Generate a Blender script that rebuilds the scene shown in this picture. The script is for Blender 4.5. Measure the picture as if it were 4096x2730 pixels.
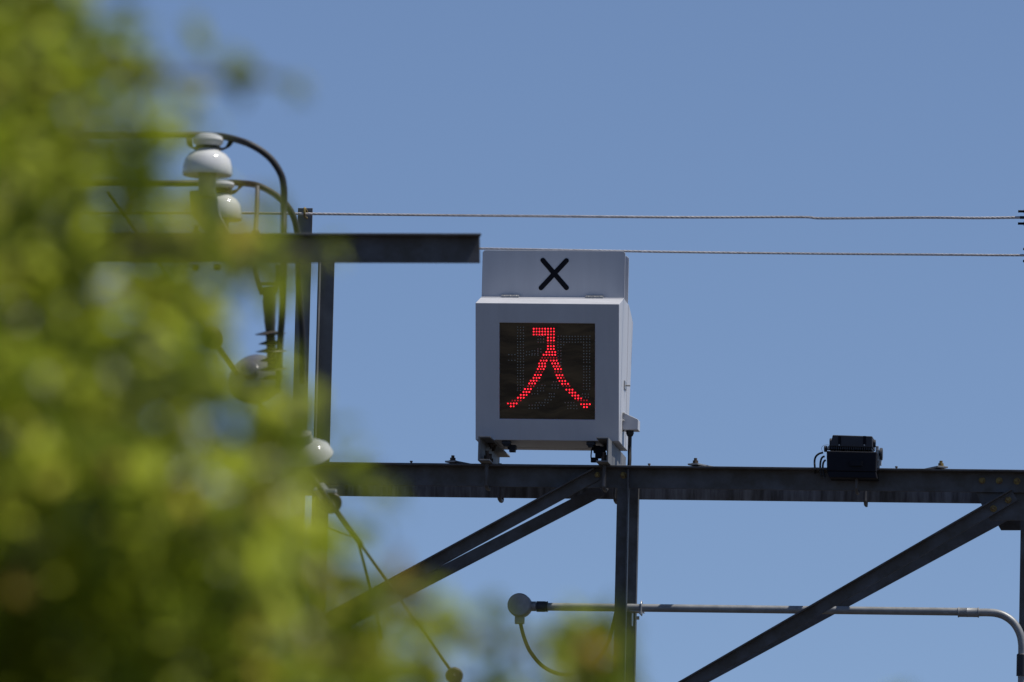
import bpy, bmesh, math, random
from mathutils import Vector, Matrix
V = Vector
random.seed(7)
for o in list(bpy.data.objects): bpy.data.objects.remove(o)
C = bpy.context.scene.collection
SC = bpy.context.scene

# ------------------------------------------------------------------ camera
YAW, PITCH, ROLL = math.radians(6.5), math.radians(7.0), 0.0235
F = 34668.0                       # focal length in pixels of the 4096 px wide photograph
fw = V((-math.sin(YAW)*math.cos(PITCH), math.cos(YAW)*math.cos(PITCH), math.sin(PITCH)))
r0 = V((math.cos(YAW), math.sin(YAW), 0))
u0 = r0.cross(fw)
rt = r0*math.cos(ROLL) + u0*math.sin(ROLL)
up = u0*math.cos(ROLL) - r0*math.sin(ROLL)
EYE = V((4.05, -35.5, 1.6))
cam = bpy.data.cameras.new('camera'); co = bpy.data.objects.new('camera', cam); C.objects.link(co)
co.matrix_world = Matrix(((rt.x, up.x, -fw.x, EYE.x), (rt.y, up.y, -fw.y, EYE.y), (rt.z, up.z, -fw.z, EYE.z), (0, 0, 0, 1)))
cam.sensor_width = 36.0; cam.lens = 36.0*F/4096; cam.clip_start = 0.5; cam.clip_end = 6000
cam.dof.use_dof = True; cam.dof.focus_distance = 36.0; cam.dof.aperture_fstop = 5.0
cam.dof.aperture_blades = 9
SC.camera = co

# ------------------------------------------------------------------ sky, sun, exposure
SUN = V((0.42, 0.04, 0.90)).normalized()
el, az = math.asin(SUN.z), math.atan2(SUN.x, SUN.y)
w = bpy.data.worlds.new('World'); SC.world = w; w.use_nodes = True
nt = w.node_tree; bg = nt.nodes['Background']
sky = nt.nodes.new('ShaderNodeTexSky'); sky.sky_type = 'NISHITA'; sky.sun_disc = False
sky.sun_elevation = el; sky.sun_rotation = az; sky.altitude = 3000; sky.air_density = 1.0; sky.dust_density = 0.0; sky.ozone_density = 3.4
tint = nt.nodes.new('ShaderNodeVectorMath'); tint.operation = 'MULTIPLY'; tint.inputs[1].default_value = (1.04, 0.985, 1.0)
nt.links.new(sky.outputs[0], tint.inputs[0]); nt.links.new(tint.outputs[0], bg.inputs['Color']); bg.inputs['Strength'].default_value = 0.097
tc = nt.nodes.new('ShaderNodeTexCoord'); lift = nt.nodes.new('ShaderNodeVectorMath'); lift.operation = 'ADD'; lift.inputs[1].default_value = (0, 0, 0.045)   # a clear horizon: no murky band
nrm = nt.nodes.new('ShaderNodeVectorMath'); nrm.operation = 'NORMALIZE'
nt.links.new(tc.outputs['Generated'], lift.inputs[0]); nt.links.new(lift.outputs[0], nrm.inputs[0]); nt.links.new(nrm.outputs[0], sky.inputs[0])
sl = bpy.data.lights.new('sun', 'SUN'); sl.energy = 5.0; sl.angle = math.radians(0.5); sl.color = (1.0, 0.95, 0.87)
so = bpy.data.objects.new('sun', sl); C.objects.link(so); so.rotation_euler = SUN.to_track_quat('Z', 'Y').to_euler()
SC.view_settings.view_transform = 'Standard'; SC.view_settings.look = 'None'
SC.view_settings.exposure = 0.0; SC.view_settings.gamma = 1.0; SC.view_settings.use_curve_mapping = False

# ------------------------------------------------------------------ points from the photograph (4096 px wide), set at a real distance
def ray(u, v): return fw + rt*((u-2048)/F) - up*((v-1365)/F)
def at(u, v, Y):                   # on the vertical plane y = Y (parallel to the gantry)
    d = ray(u, v); return EYE + d*((Y-EYE.y)/d.y)
def far(u, v, d): return EYE + ray(u, v)*d      # d metres from the camera
D = 4096/2353.0
def atd(x, y, Y): return at(x*D, y*D, Y)

# ------------------------------------------------------------------ materials
def node_mat(name, col, rough=0.6, metal=0.0, var=0.25, scale=8.0, bump=0.0, col2=None, spec=0.5, streak=False, coat=0.0):
    m = bpy.data.materials.new(name); m.use_nodes = True; n = m.node_tree.nodes; l = m.node_tree.links
    b = n['Principled BSDF']; b.inputs['Roughness'].default_value = rough; b.inputs['Metallic'].default_value = metal
    b.inputs['Specular IOR Level'].default_value = spec; b.inputs['Coat Weight'].default_value = coat
    tc = n.new('ShaderNodeTexCoord'); mp = n.new('ShaderNodeMapping'); l.new(tc.outputs['Object'], mp.inputs[0])
    if streak: mp.inputs['Scale'].default_value = (1.0, 1.0, 0.12)
    nz = n.new('ShaderNodeTexNoise'); nz.inputs['Scale'].default_value = scale; nz.inputs['Detail'].default_value = 6; nz.inputs['Roughness'].default_value = 0.65
    l.new(mp.outputs[0], nz.inputs['Vector'])
    cr = n.new('ShaderNodeValToRGB'); c2 = col2 or tuple(c*(1-var) for c in col)
    cr.color_ramp.elements[0].position = 0.38; cr.color_ramp.elements[1].position = 0.66
    cr.color_ramp.elements[0].color = (*c2, 1); cr.color_ramp.elements[1].color = (*col, 1)
    l.new(nz.outputs['Fac'], cr.inputs[0]); l.new(cr.outputs[0], b.inputs['Base Color'])
    mr = n.new('ShaderNodeMapRange'); mr.inputs['To Min'].default_value = max(0.03, rough-0.08); mr.inputs['To Max'].default_value = min(1, rough+0.1)
    l.new(nz.outputs['Fac'], mr.inputs['Value']); l.new(mr.outputs[0], b.inputs['Roughness'])
    if bump:
        bp = n.new('ShaderNodeBump'); bp.inputs['Strength'].default_value = bump; bp.inputs['Distance'].default_value = 0.002
        l.new(nz.outputs['Fac'], bp.inputs['Height']); l.new(bp.outputs[0], b.inputs['Normal'])
    return m
M = {}
M['paint'] = node_mat('light_grey_paint', (0.50, 0.51, 0.545), 0.42, 0, 0.09, 9, streak=True)
M['steel'] = node_mat('weathered_dark_steel', (0.094, 0.098, 0.112), 0.55, 0.15, 0.4, 11, 0.15, col2=(0.055, 0.050, 0.046))
M['steel_stain'] = node_mat('stained_steel', (0.19, 0.19, 0.20), 0.6, 0.1, 0.5, 30, 0.1, col2=(0.055, 0.048, 0.042), streak=True)
M['column'] = node_mat('grey_column_steel', (0.15, 0.155, 0.16), 0.6, 0.1, 0.3, 9, 0.1)
M['zinc'] = node_mat('galvanised_zinc', (0.28, 0.29, 0.30), 0.5, 0.3, 0.25, 25, 0.1)
M['bracket'] = node_mat('aged_galvanised_bracket', (0.21, 0.215, 0.22), 0.6, 0.1, 0.4, 18, 0.1, streak=True)
M['wire'] = node_mat('bright_strand', (0.62, 0.60, 0.61), 0.4, 0.1, 0.3, 60)
M['stain'] = node_mat('stainless', (0.38, 0.38, 0.38), 0.35, 0.3, 0.2, 30)
M['rubber'] = node_mat('black_rubber', (0.012, 0.012, 0.014), 0.6, 0, 0.2, 20)
M['black'] = node_mat('black_housing', (0.006, 0.007, 0.014), 0.7, 0, 0.3, 10, spec=0.25)
M['cover'] = node_mat('dark_grey_cover', (0.022, 0.024, 0.034), 0.6, 0, 0.2, 10)
M['mark'] = node_mat('black_paint_and_hole_dark', (0.004, 0.004, 0.008), 0.7, 0, 0.1, 10, spec=0.2)  # paint of the X mark, also the painted dark of slots and hole
M['bolt'] = node_mat('yellow_zinc_bolt', (0.34, 0.26, 0.07), 0.5, 0.3, 0.6, 60, 0.1, col2=(0.10, 0.05, 0.025))
M['rust'] = node_mat('rusty_steel', (0.10, 0.07, 0.05), 0.8, 0, 0.5, 40, 0.2)
M['china'] = node_mat('white_porcelain', (0.62, 0.63, 0.62), 0.08, 0, 0.06, 4, coat=0.4)
M['glaze'] = node_mat('grey_glazed_porcelain', (0.13, 0.13, 0.135), 0.1, 0, 0.1, 4, coat=0.4)
M['polymer'] = node_mat('dark_polymer', (0.035, 0.028, 0.025), 0.5, 0, 0.2, 12)
M['bark'] = node_mat('bark', (0.10, 0.075, 0.05), 0.9, 0, 0.5, 30, 0.6, streak=True)
M['ballast'] = node_mat('brown_ballast', (0.065, 0.054, 0.042), 0.95, 0, 0.5, 9, 0.8, col2=(0.035, 0.03, 0.025))
# display screen: dark wrinkled film, brown ground reflections painted into its base colour
def screen_mat():
    m = bpy.data.materials.new('dark_wrinkled_film'); m.use_nodes = True; n = m.node_tree.nodes; l = m.node_tree.links
    b = n['Principled BSDF']; b.inputs['Roughness'].default_value = 0.12; b.inputs['Specular IOR Level'].default_value = 0.7
    tc = n.new('ShaderNodeTexCoord')
    nz0 = n.new('ShaderNodeTexNoise'); nz0.inputs['Scale'].default_value = 5; l.new(tc.outputs['Object'], nz0.inputs['Vector'])
    mixv = n.new('ShaderNodeVectorMath'); mixv.operation = 'MULTIPLY_ADD'; mixv.inputs[1].default_value = (0.14,)*3
    l.new(nz0.outputs['Color'], mixv.inputs[0]); l.new(tc.outputs['Object'], mixv.inputs[2])
    mp = n.new('ShaderNodeMapping'); mp.inputs['Scale'].default_value = (2.2, 2.2, 15); l.new(mixv.outputs[0], mp.inputs[0])
    nz = n.new('ShaderNodeTexNoise'); nz.inputs['Scale'].default_value = 2.4; nz.inputs['Detail'].default_value = 5; l.new(mp.outputs[0], nz.inputs['Vector'])
    cr = n.new('ShaderNodeValToRGB'); cr.color_ramp.elements[0].position = .35; cr.color_ramp.elements[1].position = .7
    cr.color_ramp.elements[0].color = (0.010, 0.008, 0.006, 1); cr.color_ramp.elements[1].color = (0.085, 0.058, 0.03, 1)
    l.new(nz.outputs['Fac'], cr.inputs[0]); l.new(cr.outputs[0], b.inputs['Base Color'])
    bp = n.new('ShaderNodeBump'); bp.inputs['Strength'].default_value = 0.35; bp.inputs['Distance'].default_value = 0.004
    l.new(nz.outputs['Fac'], bp.inputs['Height']); l.new(bp.outputs[0], b.inputs['Normal'])
    return m
M['screen'] = screen_mat()
def emit(name, col, s):
    m = bpy.data.materials.new(name); m.use_nodes = True; b = m.node_tree.nodes['Principled BSDF']
    b.inputs['Base Color'].default_value = (0.15, 0.01, 0.015, 1); b.inputs['Emission Color'].default_value = (*col, 1); b.inputs['Emission Strength'].default_value = s
    n = m.node_tree.nodes; ge = n.new('ShaderNodeNewGeometry'); mr = n.new('ShaderNodeMapRange'); mr.inputs['To Min'].default_value = s*.5; mr.inputs['To Max'].default_value = s*1.2
    m.node_tree.links.new(ge.outputs['Random Per Island'], mr.inputs['Value']); m.node_tree.links.new(mr.outputs[0], b.inputs['Emission Strength'])
    return m
M['led_core'] = emit('lit_red_diode', (1.0, 0.016, 0.035), 3.0)
M['led_dim'] = emit('dim_red_diode', (1.0, 0.02, 0.05), 0.35)
M['led_off'] = node_mat('clear_unlit_diode', (0.34, 0.33, 0.28), 0.2, 0, 0.2, 30)
def leaf_mat():
    m = bpy.data.materials.new('mixed_green_leaves'); m.use_nodes = True; n = m.node_tree.nodes; l = m.node_tree.links
    b = n['Principled BSDF']; out = n['Material Output']
    geo = n.new('ShaderNodeNewGeometry'); cr = n.new('ShaderNodeValToRGB'); e = cr.color_ramp
    cols = [(0.0, (0.035, 0.055, 0.006)), (0.25, (0.090, 0.125, 0.010)), (0.55, (0.165, 0.205, 0.018)), (0.85, (0.24, 0.285, 0.04)), (0.97, (0.24, 0.24, 0.04)), (1.0, (0.15, 0.09, 0.02))]
    while len(e.elements) < len(cols): e.elements.new(0.5)
    for k, (p, c) in enumerate(cols): e.elements[k].position = p; e.elements[k].color = (*c, 1)
    l.new(geo.outputs['Random Per Island'], cr.inputs[0]); l.new(cr.outputs[0], b.inputs['Base Color'])
    b.inputs['Roughness'].default_value = 0.36
    t = n.new('ShaderNodeBsdfTranslucent'); hs = n.new('ShaderNodeHueSaturation'); hs.inputs['Value'].default_value = 2.4; hs.inputs['Hue'].default_value = 0.49
    l.new(cr.outputs[0], hs.inputs['Color']); l.new(hs.outputs[0], t.inputs['Color'])
    mx = n.new('ShaderNodeMixShader'); mx.inputs[0].default_value = 0.6
    l.new(b.outputs[0], mx.inputs[1]); l.new(t.outputs[0], mx.inputs[2]); l.new(mx.outputs[0], out.inputs['Surface'])
    return m
M['leaf'] = leaf_mat()

# ------------------------------------------------------------------ mesh helpers
def bx(bm, c, size, ax=V((1, 0, 0)), ay=V((0, 1, 0)), az=V((0, 0, 1))):
    c = V(c); vs = []
    for sx in (-1, 1):
        for sy in (-1, 1):
            for sz in (-1, 1): vs.append(bm.verts.new(c + ax*(sx*size[0]/2) + ay*(sy*size[1]/2) + az*(sz*size[2]/2)))
    for q in ((0, 1, 3, 2), (4, 6, 7, 5), (0, 4, 5, 1), (2, 3, 7, 6), (0, 2, 6, 4), (1, 5, 7, 3)): bm.faces.new([vs[i] for i in q])
def prism(bm, pts, ext):
    a = [bm.verts.new(V(p)) for p in pts]; b = [bm.verts.new(V(p)+ext) for p in pts]; n = len(a)
    bm.faces.new(a[::-1]); bm.faces.new(b)
    for i in range(n): bm.faces.new((a[i], a[(i+1) % n], b[(i+1) % n], b[i]))
def bar(bm, A, B, d1, d2, prof):   # a rolled section: outline prof in the plane of d1, d2, run from A to B
    t = (B-A).normalized(); d1 = (d1 - t*d1.dot(t)).normalized(); d2 = (d2 - t*d2.dot(t) - d1*d2.dot(d1)).normalized()
    prism(bm, [A + d1*p + d2*q for p, q in prof], B-A)
def angle(w1, w2, t): return [(0, 0), (w1, 0), (w1, t), (t, t), (t, w2), (0, w2)]
def channel(w, h, t): return [(0, 0), (w, 0), (w, t), (t, t), (t, h-t), (w, h-t), (w, h), (0, h)]
def frame(t):
    t = t.normalized(); a = V((0, 0, 1)) if abs(t.z) < 0.9 else V((1, 0, 0)); u = t.cross(a).normalized(); return u, t.cross(u).normalized()
def tube(bm, pts, r, seg=10, caps=True):
    pts = [V(p) for p in pts]; n = len(pts); rs = r if isinstance(r, (list, tuple)) else [r]*n; rings = []; u = None
    for i, p in enumerate(pts):
        t = (pts[min(i+1, n-1)] - pts[max(i-1, 0)]).normalized()
        if u is None: u, _ = frame(t)
        u = (u - t*u.dot(t)).normalized(); v = t.cross(u)
        rings.append([bm.verts.new(p + (u*math.cos(a) + v*math.sin(a))*rs[i]) for a in [2*math.pi*k/seg for k in range(seg)]])
    for i in range(n-1):
        for k in range(seg): bm.faces.new((rings[i][k], rings[i][(k+1) % seg], rings[i+1][(k+1) % seg], rings[i+1][k]))
    if caps: bm.faces.new(rings[0][::-1]); bm.faces.new(rings[-1])
def lathe(bm, prof, base, axis=V((0, 0, 1)), seg=28):
    u, v = frame(axis); axis = axis.normalized(); rings = []
    for r, h in prof:
        c = base + axis*h
        rings.append([bm.verts.new(c)] if r < 1e-6 else [bm.verts.new(c + (u*math.cos(a) + v*math.sin(a))*r) for a in [2*math.pi*k/seg for k in range(seg)]])
    for A, B in zip(rings, rings[1:]):
        for k in range(seg):
            k2 = (k+1) % seg
            if len(A) == 1 and len(B) == 1: break
            if len(A) == 1: bm.faces.new((A[0], B[k], B[k2]))
            elif len(B) == 1: bm.faces.new((A[k], A[k2], B[0]))
            else: bm.faces.new((A[k], A[k2], B[k2], B[k]))
    for R in (rings[0], rings[-1]):
        if len(R) > 1: bm.faces.new(R)
def ball(bm, c, r, seg=12, flat=1.0, axis=V((0, 0, 1))):
    lathe(bm, [(r*math.sin(math.pi*i/seg), -r*flat*math.cos(math.pi*i/seg)) for i in range(seg+1)], V(c), axis, seg*2)
def hexbolt(bm, c, axis, r=0.012, h=0.010, stud=True):
    lathe(bm, [(r*1.35, 0), (r*1.35, 0.003)], c, axis, 16); lathe(bm, [(r, 0.0032), (r, 0.0032+h)], c, axis, 6)
    if stud: lathe(bm, [(r*0.55, 0.0034+h), (r*0.55, 0.0034+h*1.9)], c, axis, 10)
def smooth_path(pts, n=12):
    pts = [V(p) for p in pts]; out = []
    for i in range(len(pts)-1):
        p0, p1, p2, p3 = pts[max(i-1, 0)], pts[i], pts[i+1], pts[min(i+2, len(pts)-1)]
        for k in range(n):
            t = k/n; out.append(0.5*((2*p1) + (p2-p0)*t + (2*p0-5*p1+4*p2-p3)*t*t + (3*p1-p0-3*p2+p3)*t**3))
    return out + [pts[-1]]
def obj(name, bm, mat, parent=None, smooth=False, bevel=0.0):
    bmesh.ops.recalc_face_normals(bm, faces=bm.faces)
    me = bpy.data.meshes.new(name); bm.to_mesh(me); bm.free()
    mats = mat if isinstance(mat, (list, tuple)) else [mat]
    for k in mats: me.materials.append(M[k])
    o = bpy.data.objects.new(name, me); C.objects.link(o)
    if smooth:
        for p in me.polygons: p.use_smooth = True
        try: me.set_sharp_from_angle(angle=math.radians(35))
        except Exception: pass
    if bevel:
        b = o.modifiers.new('bevel', 'BEVEL'); b.width = bevel; b.segments = 2; b.limit_method = 'ANGLE'; b.angle_limit = math.radians(40)
    if parent is not None:
        o.parent = parent
        wm = Matrix.Translation(root_loc(parent)); o.matrix_parent_inverse = wm.inverted()
    return o
def root_loc(o):
    l = V(o.location)
    return l if o.parent is None else V((0, 0, 0)) + (o.matrix_parent_inverse @ l if False else l) + (root_loc(o.parent) if o.type == 'EMPTY' else root_loc(o.parent) + o.matrix_parent_inverse.translation)
def thing(name, loc, label, cat, group=None):
    o = bpy.data.objects.new(name, None); o.empty_display_size = 0.1; C.objects.link(o); o.location = loc
    return tag(o, label, cat, group)
def tag(o, label, cat, group=None):
    o['label'] = label; o['category'] = cat
    if group: o['group'] = group
    return o
B = bmesh.new
X, Y_, Z = V((1, 0, 0)), V((0, 1, 0)), V((0, 0, 1))

# ------------------------------------------------------------------ ground
bm = B(); s = 2500
f = bm.faces.new([bm.verts.new((x, y, 0)) for x, y in ((-s, -s), (s, -s), (s, s), (-s, s))])
g = obj('ground', bm, 'ballast'); g['kind'] = 'structure'

# ------------------------------------------------------------------ steel signal gantry (box truss)
DEP = 0.43                          # between the front and the rear frame
zt = at(2400, 1861, -0.075).z       # top of the chords
CH = 0.088
xl = atd(560, 1090, 0).x; xr = at(4096, 1880, 0).x + 2.6
G = thing('signal_gantry', (at(2495, 1900, 0.2).x, 0.2, 0), 'dark weathered steel lattice gantry beam with diagonal braces, crossing below the signal box', 'gantry')
bm = B(); bar(bm, V((xl, 0, zt)), V((xr, 0, zt)), -Z, -Y_, angle(CH, 0.078, 0.008)); obj('front_top_chord', bm, 'steel', G, bevel=0.0015)
bm = B(); bar(bm, V((xl, DEP, zt)), V((xr, DEP, zt)), -Z, Y_, angle(CH, 0.078, 0.008)); obj('rear_top_chord', bm, 'steel_stain', G, bevel=0.0015)
zb = atd(1440, 1660, 0).z
bm = B(); bar(bm, V((xl, 0, zb)), V((xr, 0, zb)), Z, -Y_, angle(CH, 0.078, 0.008)); obj('front_bottom_chord', bm, 'steel', G)
bm = B(); bar(bm, V((xl, DEP, zb)), V((xr, DEP, zb)), Z, Y_, angle(CH, 0.078, 0.008)); obj('rear_bottom_chord', bm, 'steel', G)
# uprights
xu = at(2520, 1900, -0.004).x
bm = B(); bar(bm, V((xu, -0.003, zb)), V((xu, -0.003, zt-0.012)), -X, -Y_, angle(0.052, 0.05, 0.006)); obj('upright', bm, 'steel', G, bevel=0.001)
xu2 = at(2553, 2000, DEP-0.1).x
bm = B(); bar(bm, V((xu2, DEP-0.1, zb)), V((xu2, DEP-0.1, zt-0.012)), -X, Y_, angle(0.052, 0.05, 0.006)); obj('upright', bm, 'steel', G, bevel=0.001)
xq = at(4080, 2250, DEP-0.1).x
bm = B(); bar(bm, V((xq, DEP-0.1, zb)), V((xq, DEP-0.1, zt-0.012)), X, Y_, angle(0.052, 0.05, 0.006)); obj('upright', bm, 'steel', G, bevel=0.001)
# diagonals: top edge (front) / bottom edge (rear) follow the photograph
def diag(p, q, Yp, drop, tow, mat='steel', w=0.051, flip=1):
    A, Bp = at(*p, Yp), at(*q, Yp); t = (Bp-A).normalized(); n = V((t.z, 0, -t.x)); n = n if n.z < 0 else -n
    if drop < 0: A -= n*w; Bp -= n*w
    bm = B(); bar(bm, A, Bp, n, tow, angle(w, 0.045, 0.006)); obj('diagonal_brace', bm, mat, G, bevel=0.001)
diag((2378, 1876), (1100, 2571), -0.010, 1, -Y_)
diag((2415, 1983), (1180, 2621), 0.30, -1, Y_)
diag((4046, 1960), (2536, 2836), -0.013, 1, -Y_)
diag((4085, 2054), (2560, 2878), 0.34, -1, Y_)
# gusset plates
def gusset(poly, Yp, mat='steel'):
    bm = B(); prism(bm, [at(u, v, Yp) for u, v in poly], V((0, 0.006, 0))); obj('gusset_plate', bm, mat, G, bevel=0.0008)
gp = [(3902, 1900), (3902, 1965), (3930, 2029), (3962, 2083), (4160, 2083), (4160, 1900)]
gusset(gp, 0.0095)
gusset([(u+42, v+39) for u, v in gp], DEP-0.012)
gusset([(2375, 1880), (2330, 1915), (2330, 1945), (2480, 1945), (2480, 1880)], 0.009)
# stay battens between the two frames
for xx in (xu-0.02, xq+0.03, xl+0.05):
    for zz in (zb+0.02,):
        bm = B(); bar(bm, V((xx, 0.0, zz)), V((xx, DEP, zz)), X, Z, angle(0.05, 0.05, 0.006)); obj('cross_member', bm, 'steel', G)
# flat bars lacing the top
for u, dx in ((1811, 0.26), (2782, 0.26), (3764, -0.30)):
    p = at(u, 1850, -0.045); a = V((p.x, -0.06, zt+0.0045)); b_ = V((p.x+dx, DEP+0.06, zt+0.0045)); t = (b_-a).normalized()
    bm = B(); bar(bm, a - t*0.02, b_ + t*0.02, V((t.y, -t.x, 0)), Z, [(-0.024, 0), (0.024, 0), (0.024, 0.007), (-0.024, 0.007)]); obj('lacing_bar', bm, 'zinc', G, bevel=0.001)
    bm = B(); hexbolt(bm, V((p.x, -0.045, zt+0.012)), Z, 0.0125, 0.011); obj('bolt', bm, 'bolt' if u > 3700 else 'rust', G)
for u in (1645, 2597, 3586):
    p = at(u, 1850, -0.06); bm = B(); lathe(bm, [(0.004, 0), (0.004, 0.005), (0.0065, 0.005), (0.0055, 0.010)], V((p.x, -0.06, zt+0.0002)), Z, 10); obj('rivet_head', bm, 'rust', G)
for u, v, yy in ((3928, 1923.5, -0.009), (3997, 1924.5, -0.009), (4068, 1925.5, -0.009), (3974, 2035, -0.020), (4033, 2001, -0.020), (2388, 1902, -0.012), (2494, 1902, -0.010)):
    bm = B(); hexbolt(bm, at(u, v, yy), -Y_, 0.0105, 0.009); obj('bolt', bm, 'bolt', G)
bm = B(); hexbolt(bm, at(2529, 1950, DEP-0.012), -Y_, 0.0105, 0.009); obj('bolt', bm, 'bolt', G)
# columns that stand at the left, taller than the beam
xa = at(1190, 900, 0.10).x
ztop = at(1216, 819, -0.006).z
bm = B(); bar(bm, V((xa, 0.10, 0)), V((xa, 0.10, ztop)), X, Y_, angle(0.062, 0.06, 0.007)); obj('column', bm, 'column', G, bevel=0.001)
xb = at(1276, 1200, 0.5).x
bm = B(); bar(bm, V((xb, 0.50, 0)), V((xb, 0.50, atd(748, 552, .5).z)), X, -Y_, angle(0.063, 0.06, 0.007)); obj('column', bm, 'column', G, bevel=0.001)
for yy in (0.0, DEP):
    bm = B(); bar(bm, V((xr-0.3, yy, 0)), V((xr-0.3, yy, zt-0.012)), X, Y_, angle(0.07, 0.07, 0.007)); obj('column', bm, 'steel', G)
for yy, xx in ((0.10, xa), (0.5, xb), (0.0, xr-.3), (DEP, xr-.3)):
    bm = B(); bx(bm, (xx+0.03, yy, 0.01), (0.3, 0.18, 0.02)); obj('base_plate', bm, 'steel', G)

# ------------------------------------------------------------------ the LED signal box
Yb = -0.04
p00 = at(1902, 1760, Yb); p10 = at(2476, 1763, Yb)
W = p10.x-p00.x; x0, x1 = p00.x, p10.x; z0 = p00.z
YF, Y1, Y2, Y3b, Y3t = -0.157, 0.043, 0.243, 0.326, 0.44
z1 = at(1898, 1212, YF).z           # top of the tilted face
z2 = at(1927, 1188, Y1).z           # top of the sloped hood
S = thing('led_signal', ((x0+x1)/2, 0.14, z0), 'light grey signal box topped by an X plate, showing a red dotted character', 'signal')
def lerp(a, b, t): return a + (b-a)*t
def face(s, t, off=0.0):            # s across, t down the tilted front face
    a = lerp(V((x0, YF, z1)), V((x1, YF, z1)), s); b_ = lerp(V((x0, Yb, z0)), V((x1, Yb, z0)), s)
    n = V((0, -(z1-z0), -(Yb-YF))).normalized()
    return lerp(a, b_, t) + n*off
def st(cx, cy): return ((cx-277)/1615.0, (cy-820-(cx-277)*0.0124)/1530.0)
# front door with a window cut in it
sl_, tl_ = st(546, 1043); sr_, tr_ = st(1621, 1054); _, tb_ = st(546, 2117)
bm = B()
def Vn(p): return bm.verts.new(p)
o_ = [Vn(face(0, 0)), Vn(face(1, 0)), Vn(face(1, 1)), Vn(face(0, 1))]
i_ = [Vn(face(sl_, tl_)), Vn(face(sr_, tl_)), Vn(face(sr_, tb_)), Vn(face(sl_, tb_))]
d_ = [Vn(face(sl_, tl_, -.012)), Vn(face(sr_, tl_, -.012)), Vn(face(sr_, tb_, -.012)), Vn(face(sl_, tb_, -.012))]
k_ = [Vn(V((x0, Y1-.003, z2))), Vn(V((x1, Y1-.003, z2))), Vn(V((x1, Y1-.003, z0))), Vn(V((x0, Y1-.003, z0)))]
for a in range(4):
    b2 = (a+1) % 4
    bm.faces.new((o_[a], o_[b2], i_[b2], i_[a])); bm.faces.new((i_[a], i_[b2], d_[b2], d_[a])); bm.faces.new((k_[a], k_[b2], o_[b2], o_[a]))
bm.faces.new(k_); bm.faces.new(d_)
door = obj('front_door', bm, 'paint', S, bevel=0.0025)
bm = B(); bx(bm, ((x0+x1)/2, (Y1+Y2)/2, (z0+z2)/2), (W-0.003, Y2-Y1-.001, z2-z0-.002)); obj('housing', bm, 'paint', S, bevel=0.0015)
bm = B(); prism(bm, [V((x0, Y2+.003, z0)), V((x0, Y3b, z0)), V((x0, Y3t, z1)), V((x0, Y2+.003, z2))], V((W, 0, 0))); obj('rear_door', bm, 'paint', S, bevel=0.0025)
# X plates
zx = at(1933, 1006, Y1).z + 0.007
def plate(Yp, ztop_, zbot, name):
    c = 0.009; bm = B()
    prism(bm, [V((x0, Yp, zbot)), V((x1, Yp, zbot)), V((x1, Yp, ztop_-c)), V((x1-c, Yp, ztop_)), V((x0+c, Yp, ztop_)), V((x0, Yp, ztop_-c))], V((0, 0.004, 0)))
    return obj(name, bm, 'paint', S, bevel=0.001)
P1 = plate(Y1+.012, zx, z2-.001, 'front_top_plate'); P2 = plate(Y1+.165, zx, z2-.001, 'rear_top_plate')
bm = B()
for a, b_, off in (((1040, 342), (1305, 650), 0.0), ((1304, 346), (1020, 651), 0.0002)):
    pa, pb = at(1800+a[0]/2.8, 920+a[1]/2.8, Y1+.012), at(1800+b_[0]/2.8, 920+b_[1]/2.8, Y1+.012)
    t = (pb-pa).normalized(); n = V((-t.z, 0, t.x)); r = 0.0103; pts = []
    th0 = math.atan2(n.z, n.x)
    for k in range(9): q = th0 + math.pi*k/8; pts.append(pa + V((math.cos(q), 0, math.sin(q)))*r)
    for k in range(9): q = th0 + math.pi + math.pi*k/8; pts.append(pb + V((math.cos(q), 0, math.sin(q)))*r)
    prism(bm, [p + V((0, -.0015-off, 0)) for p in pts], V((0, 0.0012, 0)))
obj('letter_mark', bm, 'mark', P1)
# hinges on the hood
for u in (2041, 2378):
    p = at(u, 1188, Y1); bm = B()
    bx(bm, (p.x, Y1+.004, z2+.006), (0.074, 0.004, 0.012)); bx(bm, (p.x, Y1-.006, z2-.0005), (0.074, 0.022, 0.003))
    tube(bm, [V((p.x-.037, Y1-.002, z2+.004)), V((p.x+.037, Y1-.002, z2+.004))], 0.0035, 8)
    for k in (-.026, 0, .026): ball(bm, (p.x+k, Y1-.008, z2+.003), 0.0042, 6)
    obj('hinge', bm, 'stain', S)
# side lock
p = at(2507, 1543, Y1+.12); bm = B(); bx(bm, (x1+.001, p.y, p.z), (.004, .075, .034)); tube(bm, [V((x1+.003, p.y, p.z)), V((x1+.022, p.y, p.z))], .004, 8); obj('side_lock', bm, 'stain', S, bevel=0.001)
# cable hood on the side
yh = Y1+.10; hz0 = at(2530, 1724, yh).z; hz1 = at(2500, 1655, yh).z; hz2 = at(2555, 1683, yh).z
hx = at(2556, 1700, yh).x
bm = B(); prism(bm, [V((x1, yh-.04, hz0)), V((hx, yh-.04, hz0)), V((hx, yh-.04, hz2)), V((x1+.002, yh-.04, hz1)), V((x1, yh-.04, hz1))], V((0, .085, 0))); hood = obj('cable_hood', bm, 'paint', S, bevel=0.002)
bm = B(); lathe(bm, [(.016, 0), (.016, -.012), (.012, -.022), (.0095, -.024)], V((lerp(x1, hx, .42), yh, hz0)), Z, 18); obj('cable_gland', bm, 'rubber', S, smooth=True)
for zz in (hz1-.005, hz0+.036): bm = B(); lathe(bm, [(.005, 0), (.005, .006), (.003, .008)], V((x1, yh-.05, zz)), X, 10); obj('hood_screw', bm, 'stain', S)
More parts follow.
